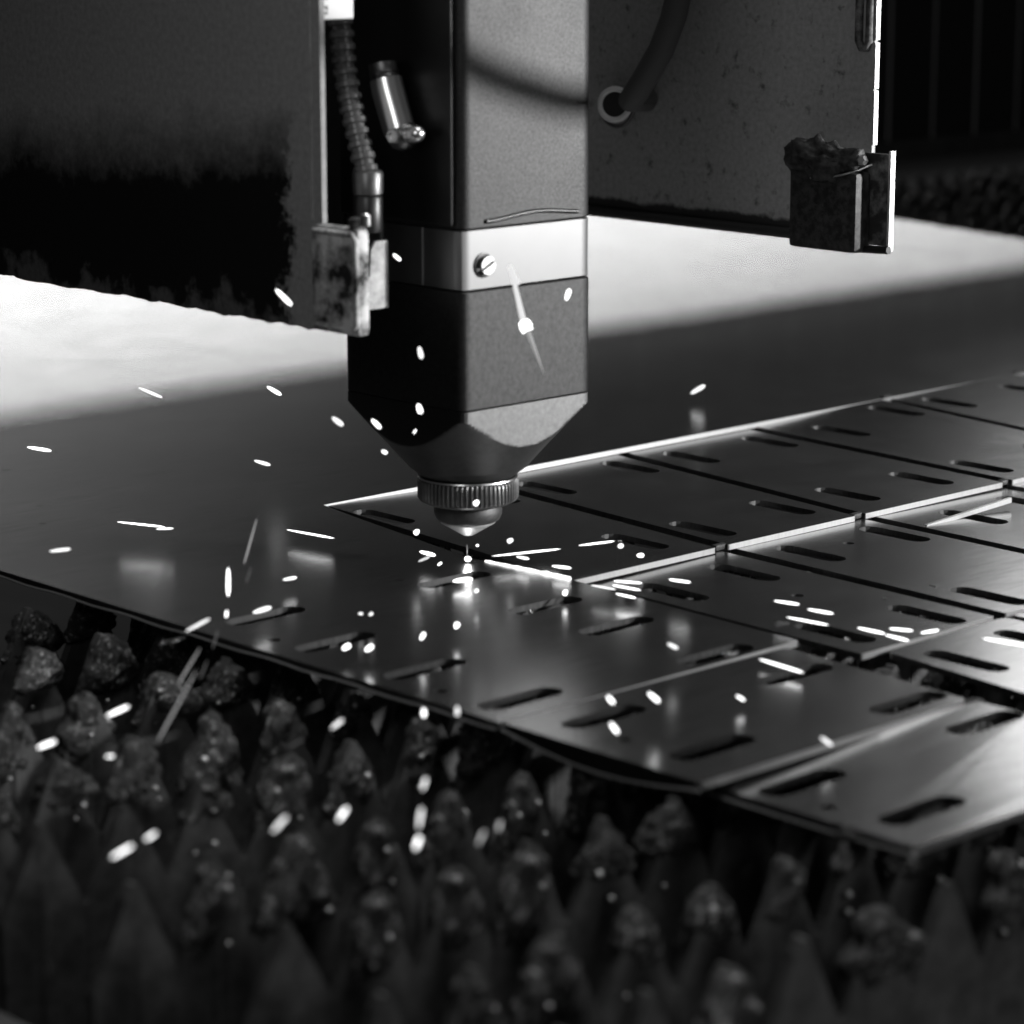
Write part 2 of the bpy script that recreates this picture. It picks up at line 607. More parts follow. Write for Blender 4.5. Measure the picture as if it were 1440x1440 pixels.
def plate_mesh(mb, name):
    me = mb.mesh(name)
    return me

def a4(v):                                                   # the kerf the torch is cutting, bowed a little
    pts = [(-164, 35), (-6, 7), (68, 12), (150, 8), (228, 5)]
    for (v0, u0), (v1, u1) in zip(pts, pts[1:]):
        if v <= v1:
            return u0 + (u1 - u0) * (v - v0) / (v1 - v0)
    return pts[-1][1]

front_slots = [(-150, 16), (-157, 78), (-158, 143), (-160, 209)]
inner_slots = [(-32, 25), (-35, 96), (-38, 149), (-42, 218)]
holes = [slot_hole(u, v, 'u') for u, v in front_slots + inner_slots]
holes += [round_hole(-176, 55), round_hole(-177.5, 175.7)]
outer = [(-192, -1400), (1500, -1400), (1447, -895), (1385, -640), (1340, -420), (1320, -163), (760, -163), (36, -163)]
outer += [(a4(v), v) for v in (-120, -80, -40, -6, 30, 68, 110, 150, 190, 228)]
outer += [(-60, 229), (-192, 229.4)]
sheet = thing('steel_sheet', W(-192, 229, 0), 'big uncut rolled steel sheet, grey in front and brightly lit behind the nozzle', 'sheet')
part('sheet_plate', plate_mb(outer, holes, lambda u, v: 0.0, (-192, 229, 0), sagged=False), sheet)
b = MB()
b.tube([(v - 229, -0.2, -TH - .2 + .4 * math.sin(v * .11)) for v in range(-900, 230, 12)], 0.7, M['burr'], 6)
part('burr', b, sheet)

def narrow(c, d):
    """let a panel reach d further into the kerf at both sides"""
    return [(c[0][0] - d, c[0][1]), (c[1][0] + d, c[1][1]), (c[2][0] + d, c[2][1]), (c[3][0] - d, c[3][1])]

def panel(label, corners, zc, slots, axis, holes_=(), radius=1.2, burr=False, group='panels already cut from the sheet'):
    """corners measured at sheet level as (u0v0, u1v0, u1v1, u0v1)"""
    us, vs = [c[0] for c in corners], [c[1] for c in corners]
    zf = level(zc, (min(us), max(us), min(vs), max(vs)))
    out = round_corners(corners, radius)
    hl = [slot_hole(u, v, axis) for u, v in slots] + [round_hole(u, v) for u, v in holes_]
    ou, ov, oz = sag(corners[0][0], corners[0][1], zc[0])
    t = thing('cut_panel', W(ou, ov, oz), label, 'steel panel', group)
    part('panel_plate', plate_mb(out, hl, zf, (ou, ov, oz)), t)
    if burr:
        b = MB()
        pts = []
        for k in range(24):
            v = corners[0][1] + (corners[3][1] - corners[0][1]) * k / 23
            u = corners[0][0] + (corners[3][0] - corners[0][0]) * k / 23
            a, c, z = sag(u, v, zf(u, v))
            pts.append((c - ov, a - ou - .3, z - TH - oz - burr * math.sin(math.pi * k / 23)))
        b.tube(pts, 0.75, M['burr'], 6)
        part('burr', b, t)
        if burr > 2:                                           # edge strip bent down along the front
            b = MB()
            n_ = len(pts)
            vs = []
            for (a, c, z), v in zip(pts, range(n_)):
                zt = zf(corners[0][0], corners[0][1] + (corners[3][1] - corners[0][1]) * v / (n_ - 1)) - oz - .9
                vs += [(a, c + .2, zt), (a, c + 1.6, zt), (a, c + 1.2, z), (a, c, z)]
            fs = []
            for q in range(n_ - 1):
                for e in range(4):
                    fs.append([q * 4 + e, q * 4 + (e + 1) % 4, q * 4 + 4 + (e + 1) % 4, q * 4 + 4 + e])
            fs += [[0, 1, 2, 3], [(n_ - 1) * 4 + e for e in (3, 2, 1, 0)]]
            b.add(vs, fs, M['black_metal'])
            part('bent_lip', b, t)
    return t

R1 = [  # row along the rear cut line
    ('slotted panel under the nozzle collar, still joined at its left side', [(36.3, -159), (143, -157), (121, 69), (12.8, 69)], (0, -3.5, -3.0, -0.4), [(41, -115), (122, -113), (100, 28)]),
    ('slotted panel just right of the nozzle collar in the rear row', [(154, -157), (267, -158), (237, 70), (133, 69)], (-3.4, -3.5, -3.1, -3.1), [(164, -108), (246, -118), (150.5, 32), (225, 26)]),
    ('slotted panel in the rear row under the upright bright spark reflection', [(280, -158), (392, -156), (375, 71), (249, 70)], (-3.5, -3.6, -3.1, -3.1), [(296, -113), (371, -113), (281.5, 28), (350, 29)]),
    ('slotted panel in the rear row where the bright cut line tapers out', [(406, -156), (545, -162), (505, 72), (388, 71)], (-3.6, 0.6, -2.6, -3.0), [(434.5, -105), (519, -127), (406, 32), (480, 30)]),
    ('slotted panel at the right end of the rear row, two sparkles on its slot', [(557, -162), (700, -163), (640, 73), (517, 72)], (-1.2, 0.3, -2.5, -2.5), [(572, -122), (655, -118), (560, 30), (615, 30)]),
    ('slotted panel at the right border of the view, last of the rear row', [(706, -161), (850, -161), (770, 73), (646, 73)], (-2.6, -3, -2.5, -2.5), [(735, -118), (810, -118), (690, 30), (745, 30)]),
]
for lab, c, z, s in R1:
    pn = panel(lab, narrow(c, 1.6) if c[0][0] > 100 else c, z, s, 'v')
    if c[0][0] > 100:                                          # dark dross clinging in the kerf corners
        for dv in (-1.5, c[3][1] - c[0][1] - 3.5):
            mb = MB(); mb.box(dv, dv + 4.5, -9.0 + (c[3][0] - c[0][0] if dv > 0 else 0), .3 + (c[3][0] - c[0][0] if dv > 0 else 0), -2.6, 2.6 if dv < 0 else 0.5, M['soot'], .9)
            part('dross', mb, pn, 40)
panel('slotted panel in the middle row beside the glowing seam', [(14, 73.5), (117, 73.5), (110, 265), (8, 265)], (-5.2, -6.4, -6.0, -5.2), [(31, 121), (89, 118), (29, 231), (88.8, 239)], 'v', [(182 - 110, 170)])
panel('slotted panel in the middle row, second from the glowing seam', narrow([(129, 73.5), (234, 74.5), (226, 267), (121, 265)], 1.6), (-6.4, -6.6, -6.2, -6.0), [(148, 113), (218, 115), (142, 238), (208, 238)], 'v', [(182, 112)])
panel('slotted panel in the middle row beside the leaning bright scrap strip', narrow([(247, 75), (362, 76), (350, 268), (239, 267)], 1.6), (-6.4, -7.5, -6.2, -5.8), [(285, 118), (340, 118), (272, 238), (330, 238)], 'v')
panel('slotted panel at the right border in the middle row', narrow([(375, 76), (500, 77), (490, 268), (364, 268)], 1.6), (-5.6, -5.6, -5.6, -5.6), [(410, 118), (480, 118), (400, 238), (460, 238)], 'v')
panel('slotted panel in front of the middle row under the longest bright spark', [(20, 270), (113, 269), (108, 430), (1, 430)], (-5.8, -5.8, -6, -6), [(33.8, 306), (88, 306), (30, 400), (85, 400)], 'v', radius=6)
panel('slotted panel at the right border in front of the middle row', [(119, 270), (230, 270), (226, 430), (114, 430)], (-5.8, -5.8, -6, -6), [(140, 306), (205, 306)], 'v')
panel('slotted panel with a drooping front edge, second from the lower right corner', [(-191, 230), (-9, 233), (-17, 346), (-191, 346)], (0.35, -0.12, 0.4, 0.6),
      [(-153, 254), (-152, 317), (-41, 266), (-40, 331)], 'u', [(-170.8, 283.7)], radius=4, burr=6.0)
panel('slotted panel nearest the camera with a bright sheen at its right', [(-191, 350), (-16, 350.5), (-20, 458), (-190, 455)], (-6.2, -0.6, -1.4, -3.6),
      [(-161, 374), (-154, 429), (-40, 373), (-38, 432)], 'u', [(-177.3, 401.3)], radius=4, burr=0.8)

# leaning scrap strip in the gap of the second cut line
st = thing('scrap_strip', at_height(1300, 738, -.006), 'short bright strip of scrap leaning in the gap of the second cut line', 'scrap')
mb = MB()
L_ = 76
mb.add([(0, 0, -2), (2, 0, -2), (5, L_, 2.5), (3, L_, 2.5), (0, 0, 0.2), (2, 0, 0.2), (5, L_, 5.6), (3, L_, 5.6)],
       [[0, 1, 2, 3], [4, 5, 6, 7], [0, 1, 5, 4], [1, 2, 6, 5], [2, 3, 7, 6], [3, 0, 4, 7]], M['cut_edge'])
part('strip_body', mb, st)

# ================================================================== cutting head
HC = at_height(658.5, 789, 0)
head = thing('laser_cutter', (HC.x, HC.y, 0.013), 'square metal laser cutting head with bright clamp band and conical nose above the sheet', 'cutting head')
Z0 = 13.0
HS = 46.0
def sq(a, r_corner, hs=HS):
    """radius of a rounded square at angle a"""
    c, s = abs(math.cos(a)), abs(math.sin(a))
    k = hs - r_corner
    if c >= s:
        r = hs / c
        if r * s <= k:
            return r
    else:
        r = hs / s
        if r * c <= k:
            return r
    # corner arc: solve |(rc-k, rs-k)| = r_corner
    b = k * (c + s)
    disc = max(0, b * b - (2 * k * k - r_corner * r_corner))
    return b + math.sqrt(disc)
def square_part(name, z0, z1, mat, hs=HS, rc=4.0, ch=0.5, n=160, rows=None):
    mb = MB()
    prof = rows or [(1, z0), (1, z0 + ch), (1, z1 - ch), (1, z1)]
    def rf(a, h, r, i):
        g = hs - (ch if (h <= z0 or h >= z1) else 0)
        return sq(a, rc, g)
    mb.lathe([(r, h - Z0) for r, h in prof], mat, n, rfun=lambda a, h, r, i: rf(a, h + Z0, r, i))
    return part(name, mb, head, 40)
square_part('upper_body', 184.8, 560, M['head_upper'], rc=5)
square_part('clamp_band', 153.8, 184.3, M['clamp'], hs=HS - .6, rc=3)
square_part('lens_housing', 92.5, 153.3, M['lens_block'], rc=4)
# nose: square block cut by a flared cone
CONE = [(47, 23.8), (50, 28), (53, 31.8), (60, 38), (66, 43.2), (70, 47), (75, 51.5), (80, 56.2), (84, 60.3), (88, 64.8), (92, 70)]
def cone_r(z):
    for (z0, r0), (z1, r1) in zip(CONE, CONE[1:]):
        if z <= z1:
            return r0 + (r1 - r0) * (z - z0) / (z1 - z0)
    return 99
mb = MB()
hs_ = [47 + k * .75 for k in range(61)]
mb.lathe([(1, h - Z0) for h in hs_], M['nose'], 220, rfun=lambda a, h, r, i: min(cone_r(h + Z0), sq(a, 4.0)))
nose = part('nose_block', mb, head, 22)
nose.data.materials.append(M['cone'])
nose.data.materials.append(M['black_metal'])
for p in nose.data.polygons:                                  # cone's shade is painted on with a darker material
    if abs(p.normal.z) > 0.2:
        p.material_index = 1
    elif p.normal.y < -0.3:                                   # flank away from the lamp painted black as shade
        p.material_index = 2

mb = MB()   # knurled retaining ring
def knurl(a, h, r, i):
    return r - (0.9 if i % 4 > 1 and 35.5 < h + Z0 < 45 else 0)
mb.lathe([(23, 32.8 - Z0), (26, 34.4 - Z0), (27, 36 - Z0), (27, 44 - Z0), (26.2, 46 - Z0), (25.5, 46.6 - Z0), (25.5, 47.2 - Z0)], M['collar'], 256, rfun=knurl)
ring = part('knurled_ring', mb, head, 35)
mb = MB(); mb.lathe([(25.2, 0), (26.6, .3), (26.4, .9), (24.6, 1.0)], M['steel'], 64, origin=(0, 0, 46.2 - Z0), cap=False)
part('ring_lip', mb, ring, 50)
mb = MB(); mb.lathe([(14.6, 22.2 - Z0), (16.8, 23.6 - Z0), (18.0, 26.2 - Z0), (18.3, 28.5 - Z0), (17.6, 30.5 - Z0), (17, 33.4 - Z0)], M['nut'], 64)
part('lower_nut', mb, head, 35)
mb = MB(); mb.lathe([(1.6, 14.2 - Z0), (2.8, 14.5 - Z0), (4.4, 15.4 - Z0), (14.6, 21.6 - Z0), (14.9, 22.6 - Z0)], M['copper'], 64)
part('nozzle_tip', mb, head, 35)

# slotted screw in its recess on the clamp band
mb = MB(); mb.lathe([(6.3, 0), (6.3, 1.0), (5.6, 1.2), (5.6, 0.2)], M['black_metal'], 28, axis=(1, 0, 0), origin=(HS - .9, -31, 166 - Z0), cap=False)
mb.lathe([(6.0, 0), (6.0, .5)], M['black_metal'], 28, axis=(1, 0, 0), origin=(HS - .7, -31, 166 - Z0))
scr = part('screw_recess', mb, head, 40)
mb = MB()
for s in (1, -1):                                             # screw head halves either side of the slot
    vs, fs = [], []
    n = 12
    for h in (0, 2.6):
        for i in range(n + 1):
            a = math.pi * i / n
            y, z = 4.6 * math.cos(a), s * (0.7 + 3.9 * math.sin(a))
            ca, sa = math.cos(.45), math.sin(.45)
            vs.append((HS - .2 + h, -29.8 + y * ca - z * sa, 166 - Z0 + y * sa + z * ca))
    fs.append(list(range(n + 1)))
    fs.append(list(range(n + 1, 2 * n + 2)))
    for i in range(n):
        fs.append([i, i + 1, n + 2 + i, n + 1 + i])
    fs.append([n, 0, n + 1, 2 * n + 1])
    mb.add(vs, fs, M['steel'])
part('screw_head', mb, scr, 30)
# pale upright strips standing in for reflections on the clamp band
mb = MB()
mb.box(-16.4, -15.0, -HS - .2, -HS + 1.5, 157 - Z0, 181 - Z0, M['steel'], .3)
mb.box(16.0, 16.6, -HS - .1, -HS + 1.5, 154.5 - Z0, 184 - Z0, M['steel'], .1)
part('band_reflection', mb, head)
mb = MB(); mb.box(-45, -29, -HS - .7, -HS + 1, 154.5 - Z0, 179 - Z0, M['pale_metal'], .8)
part('band_tab', mb, head)
mb = MB(); mb.box(-170, -HS - 1.5, -44, 44, 172 - Z0, 560 - Z0, M['black_paint'], 1)
part('mount_block', mb, head)
# added black sheet that paints shade on the upper body's left flank
mb = MB(); mb.box(-HS + 1, HS - 5, -HS - 2.4, -HS + .3, 186.5 - Z0, 560 - Z0, M['black_metal'], .8)
part('flank_shade', mb, head)
mb = MB()  # black strip laid in as the shadow at the lip
mb.tube([(HS + .35, -30 + k * 3.6, 188 - Z0 + 2.6 * math.sin(math.pi * k / 20) ** 2) for k in range(19)], 1.2, M['black_metal'], 8)
part('lip_shadow', mb, head, 60)

# unseen cable added to throw a diagonal shadow on the head
def on_v(px, py, v):
    d = sight(px, py)
    return CAM + d * ((v * .001 - CAM.dot(V)) / d.dot(V))
ca, cb = on_v(640, 78, 46), on_v(840, 142, 46)
ca, cb = ca + (WORK - ca) * .21, cb + (WORK - cb) * .21
hc = thing('shadow_cable', cb, 'black cable added out of view right of the cutting head to shade it', 'cable')
mb = MB()
Rm = Matrix.Rotation(-ROT, 3, 'Z')
P3 = [ca + (cb - ca) * t + Vector((0, 0, b)) for t, b in ((-2.6, .52), (-2.2, .3), (-1.6, .13), (-.8, .02), (0, 0), (.5, -.004), (1, 0), (1.5, .03), (2.2, .16), (2.6, .32), (2.9, .52))]
PP = []
for k in range(len(P3) - 1):
    p0, p1, p2, p3 = P3[max(k - 1, 0)], P3[k], P3[k + 1], P3[min(k + 2, len(P3) - 1)]
    for q in range(6):
        t = q / 6
        PP.append(.5 * ((2 * p1) + (p2 - p0) * t + (2 * p0 - 5 * p1 + 4 * p2 - p3) * t * t + (3 * p1 - p0 - 3 * p2 + p3) * t ** 3))
mb.tube([Rm @ (p - cb) * 1000 for p in PP], 6.5, M['rubber'], 14)
part('shadow_cable_sheath', mb, hc, 60)

# elbow fitting on the left flank
el = thing('elbow_fitting', HC + W(-58, 5, 250), 'pale metal elbow fitting with hexagon bolt beside the ribbed hose', 'pipe fitting')
mb = MB(); mb.tube([(-1.5, 0, 8), (0, 0, 3), (8.5, 0, -17)], 8, M['steel'], 24, rf=lambda k: [8.2, 8.4, 8.2][k])
part('sleeve', mb, el, 40)
mb = MB(); mb.lathe([(7.2, 0), (7.6, 1), (7.2, 2), (7.6, 3), (7.2, 4), (7.2, 8)], M['collar'], 24, axis=(-.25, 0, 1), origin=(-2, 0, 8))
part('threaded_neck', mb, el, 40)
mb = MB(); mb.lathe([(.5, -8), (5, -6.6), (7.6, -2.6), (8.2, 0), (7.6, 2.6), (5, 6.6), (.5, 8)], M['collar'], 24, origin=(10.5, 0, -19))
part('elbow_body', mb, el, 60)
mb = MB(); mb.lathe([(3.9, 0), (3.9, 2.2), (3.2, 2.8), (2.2, 2.8), (2.0, 1.6)], M['steel'], 6, axis=(.35, -1, 0), origin=(12.5, -7, -19))
part('hexagon_bolt', mb, el)
mb = MB(); mb.lathe([(4.6, 0), (4.8, 2), (4.2, 6), (2.8, 8.2), (1, 9)], M['steel'], 20, axis=(1, 0, .05), origin=(17.5, -1, -18))
part('elbow_end', mb, el, 40)

# ribbed hose
hp = [(-14, 330), (-9.1, 297), (-6.5, 280), (-4.3, 262.5), (-.8, 248), (3.4, 235), (8, 222), (11.2, 212)]
hz = thing('ribbed_hose', HC + W(-78, 12, 186), 'black ribbed hose running down beside the square head', 'hose')
mb = MB()
pts, rad = [], []
for (v0, z0), (v1, z1) in zip(hp, hp[1:]):
    seg = max(2, int(math.hypot(v1 - v0, z1 - z0) / .75))
    for k in range(seg):
        t = k / seg
        pts.append((v0 + (v1 - v0) * t - 12, 0, z0 + (z1 - z0) * t - 186))
mb.tube(pts, 5, M['rubber'], 20, rf=lambda k: 5.3 + (.9 if (k % 8) < 4 else -.35))
part('hose_tube', mb, hz, 50)
mb = MB(); mb.lathe([(6.5, 16), (7.6, 17), (7.8, 27), (6.8, 28.5)], M['collar'], 28)
part('hose_sleeve', mb, hz, 40)
mb = MB(); mb.lathe([(7, -2), (7.4, 0), (7.4, 15), (6.8, 16)], M['black_metal'], 28)
part('hose_socket', mb, hz, 40)
mb = MB(); mb.tube([(7, -9, 2), (5, -9.5, -2), (9, -9, -6)], 1.8, M['steel'], 10)
part('clip', mb, hz, 60)

# ================================================================== carriage plates
lp = thing('carriage_plate', W(-110, 8, 138), 'tall grey carriage plate left of the head, blackened with soot below', 'machine plate', 'carriage plates beside the head')
mb = MB()
# front face subdivided along a ragged lower edge where soot and slag hang
rnd = random.Random(4)
xs = [-420 + k * 4 for k in range(108)]
low = [noise.noise(Vector((x * .035, 0, 3))) * 2.2 + noise.noise(Vector((x * .13, 1, 3))) * 1.2 for x in xs]
vs, fs = [], []
for y in (0, 3):
    vs += [(x, y, l) for x, l in zip(xs, low)] + [(x, y, 420) for x in xs]
k = len(xs)
for i in range(k - 1):
    fs += [[i, i + 1, k + i + 1, k + i], [2 * k + i + 1, 2 * k + i, 3 * k + i, 3 * k + i + 1], [i + 1, i, 2 * k + i, 2 * k + i + 1]]
fs += [[0, k, 3 * k, 2 * k], [k - 1, 3 * k - 1, 4 * k - 1, 2 * k - 1]]
vs = [(x - 7, y, z) if False else (x, y, z) for x, y, z in vs]
mb.add(vs, fs, M['plate_left'])
part('plate_sheet', mb, lp)
mb = MB(); mb.box(.2, 1.2, -.4, 3.4, 54, 420, M['edge_worn'], .3)
part('edge_trim', mb, lp)

# box bracket at the lower front corner of the left plate
bk = thing('box_bracket', W(-112, 9, 138), 'grimy rounded box bracket hanging at the corner of the sooty left plate', 'bracket')
mb = MB()
mb.box(1, 37, -1, 7, 0, 53, M['bracket'], 3)
part('bracket_box', mb, bk, 40)
mb = MB()
ring_ = [(4, 4), (34, 4), (36.3, 6), (36.3, 47), (34, 50), (4, 50)]
mb.tube([(a, -1.6, c) for a, c in ring_], 1.3, M['bracket'], 8)
part('bracket_rim', mb, bk, 60)
mb = MB(); mb.lathe([(3.2, 0), (3.2, 4), (2, 5)], M['bracket_dark'], 12, origin=(31, 3, 53)); mb.lathe([(2.6, 0), (2.6, 5), (1.5, 6)], M['steel'], 10, origin=(35, 6, 54))
part('bracket_bolt', mb, bk, 40)

mb = MB()                                                      # pale clamp plate reaching from the bracket to the head
poly = [(15, 7), (46, 7), (46, 41), (38, 41), (35, 37), (34, 24), (28, 16.5), (15, 13)]
n_ = len(poly)
mb.add([(x, a, c) for x in (3, 5) for a, c in poly],
       [list(range(n_)), list(range(n_, 2 * n_))] + [[i, (i + 1) % n_, n_ + (i + 1) % n_, n_ + i] for i in range(n_)], M['pale_metal'])
part('clamp_plate', mb, bk)

# white printed tag above the bracket
wt = thing('printed_tag', W(-110, 12, 289), 'small white printed tag at the top edge beside the ribbed hose', 'tag')
mb = MB(); mb.box(-2, 0, .5, 25, 0, 40, M['white'], .4)
part('tag_plate', mb, wt)
mb = MB()
for k in range(3):
    z = 2.5 + k * 7
    mb.box(.05, .25, 4, 8.5, z, z + 1.2, M['ink'])
    mb.box(.05, .25, 4, 5.2, z + 1.2, z + 3, M['ink'])
    mb.box(.05, .25, 4, 8.5, z + 3, z + 4.2, M['ink'])
    mb.box(.05, .25, 7.4, 8.5, z + 1.9, z + 3, M['ink'])
part('print', mb, wt)

rp = thing('carriage_plate', W(320, 8, 143), 'tall speckled grey carriage plate right of the head', 'machine plate', 'carriage plates beside the head')
mb = MB(); mb.box(-430, 0, 0, 3, 0, 420, M['plate_right'], .2)
part('plate_sheet', mb, rp)
mb = MB()
for z0, z1 in ((60, 92), (93, 120), (121.5, 420)):
    mb.box(.3, 1.4, -.4, 3.3, z0, z1, M['edge_worn'], .3)
part('edge_trim', mb, rp)
mb = MB(); mb.tube([(-430, -1.5, 2.5), (-200, -1.5, 2.5), (-40, -1.5, 2.5)], 3.2, M['black_paint'], 10)
part('lower_lip', mb, rp, 60)
mb = MB(); mb.tube([(-11, -1.2, 170), (-11, -1.2, 121), (-9, -1.2, 117), (-5, -1.2, 117), (-3, -1.2, 121), (-3, -1.2, 170)], 2.6, M['bracket_dark'], 8)
part('slot_guard', mb, rp, 50)

# bracket and caked knob at the lower corner of the right plate
rb_ = thing('corner_bracket', W(298, 34, 144), 'bent bracket with bright edge and soot caked cap at the right plate corner', 'bracket')
mb = MB(); mb.box(-66, -1, 8, 10.5, 2, 56, M['bracket_dark'], .6)
part('bracket_face', mb, rb_)
mb = MB(); mb.box(-1, 1.0, 7, 11.2, -1, 58, M['edge_worn'], .4)
part('bracket_edge', mb, rb_)
mb = MB(); mb.box(-66, -14, -6, 8, -2.5, 45, M['soot'], 3)
part('block', mb, rb_, 40)
mb = MB(); mb.tube([(-20, 4, -.5), (3.5, 4, .5)], 2.4, M['black_metal'], 12)
part('pin', mb, rb_, 50)
bm = bmesh.new()
bmesh.ops.create_icosphere(bm, subdivisions=4, radius=1)
for p in bm.verts:
    c = p.co.copy()
    q = Vector((c.x * 29, c.y * 9, c.z * 11))
    q += c * (noise.fractal(q * .08, 1, 2.1, 4) * 7 + abs(noise.noise(q * .22)) * 4)
    p.co = (q + Vector((-44, -1, 51))) * .001
me = bpy.data.meshes.new('soot_cake'); bm.to_mesh(me); bm.free()
me.materials.append(M['soot'])
me.polygons.foreach_set('use_smooth', [True] * len(me.polygons))
link('soot_cake', me, rb_)
mb = MB(); mb.tube([(-48, -7.5, 40), (-36, -8.4, 41), (-24, -7, 43.5), (-14, -3, 47), (-9, 2, 50)], .55, M['steel'], 8)
part('cap_rim', mb, rb_, 60)
mb = MB(); mb.lathe([(3.2, 0), (3.2, 3), (2.2, 4)], M['steel'], 6, axis=(.3, -1, .2), origin=(-14, 0, 52))
part('bolt', mb, rb_)

# ring fitting and black hose in front of the right plate
rf_ = thing('ring_fitting', W(314, -197, 217), 'shiny round ring fitting on the right plate', 'pipe fitting')
def torus(R, r, mat, ax, org, n=40, m=10):
    b = MB()
    q = Vector(ax).normalized().to_track_quat('Z', 'Y').to_matrix()
    vs = [q @ Vector(((R + r * math.cos(t)) * math.cos(a), (R + r * math.cos(t)) * math.sin(a), r * math.sin(t))) + Vector(org)
          for a in [2 * math.pi * i / n for i in range(n)] for t in [2 * math.pi * j / m for j in range(m)]]
    fs = [[i * m + j, ((i + 1) % n) * m + j, ((i + 1) % n) * m + (j + 1) % m, i * m + (j + 1) % m] for i in range(n) for j in range(m)]
    b.add(vs, fs, mat)
    return b
part('outer_ring', torus(9.8, 1.9, M['white'], (.55, -1, .1), (3, -6, 0)), rf_, 80)
part('base_ring', torus(12.5, 1.2, M['collar'], (.2, -1, 0), (-1, 0, -2)), rf_, 80)
mb = MB(); mb.lathe([(9, 0), (9, 4)], M['black_metal'], 28, axis=(.55, -1, .1), origin=(1, -3, 0))
part('core', mb, rf_, 40)
bh = thing('black_hose', W(300, -190, 218), 'smooth black hose curving up from the ring fitting', 'hose')
cp = [(16, 3), (20, 4), (26, 10), (34, 20), (46, 36), (56, 56), (63, 80), (66, 110), (66, 170)]
mb = MB(); mb.tube([(a, -2 if i else 16, c) for i, (a, c) in enumerate(cp)], 8.2, M['dull_rubber'], 18)
part('hose_tube', mb, bh, 60)

# ================================================================== gantry beam behind, with pleated covers
gb = thing('gantry_beam', W(1500, -900, 59), 'dark gantry beam with upright cover panels behind the sheet', 'gantry beam')
mb = MB(); mb.box(-40, -6, -1500, 2600, 4, 560, M['black_paint'], 2)
part('beam_core', mb, gb)
mb = MB(); mb.box(-8, 4, -1500, 2600, 0, 22, M['bed_paint'], 2)
part('lower_lip', mb, gb)
for k in range(34):
    u0 = -700 + k * 77.5 - 38.7
    mb = MB(); mb.box(-5.5, 0 + (k % 2) * .6, u0 + .7, u0 + 77, 22.5, 560, M['bellows'], 1.2)
    part('cover_panel', mb, gb)
    mb = MB(); mb.box(-.5, 1.8, u0 - .9, u0 + .9, 22.5, 560, M['seam_strip'], .2)
    part('seam_strip', mb, gb)

# ================================================================== laser spot and glowing seam
sp = at_height(658, 786, .0022)
mb = MB(); mb.lathe([(.3, -1.4), (1.3, -1), (1.9, 0), (1.3, 1), (.3, 1.4)], M['weld'], 16)
cp_ = tag(link('cutting_point', mb.mesh('cutting_point', 60), at=sp), 'white hot cutting point on the sheet right below the nozzle tip', 'cutting point')
pl = bpy.data.lights.new('cutting_glow', 'POINT'); pl.energy = .004; pl.shadow_soft_size = .002
plo = bpy.data.objects.new('cutting_glow', pl); plo.location = sp + Vector((0, 0, .004)); COL.objects.link(plo)
mb = MB()
kp = [(a4(v) - .2, v) for v in range(6, 68, 4)]
mb.tube([(v - 6, u - kp[0][0], .35 + .25 * math.sin(v * 1.7)) for u, v in kp], 1, M['seam'], 8, rf=lambda k: .55 + .5 * abs(math.sin(k * 1.3)) + (.7 if k > 10 else 0))
tag(link('hot_kerf', mb.mesh('hot_kerf', 60), at=W(kp[0][0], 6, 0)), 'glowing freshly cut seam running right from the cutting point', 'hot seam')
mb = MB(); mb.lathe([(.14, 0), (.16, 6.5)], M['ember'], 8)
tag(link('laser_beam', mb.mesh('laser_beam'), at=sp + Vector((-.0004, 0, .0012))), 'hair thin upright beam between nozzle tip and cutting point', 'beam')

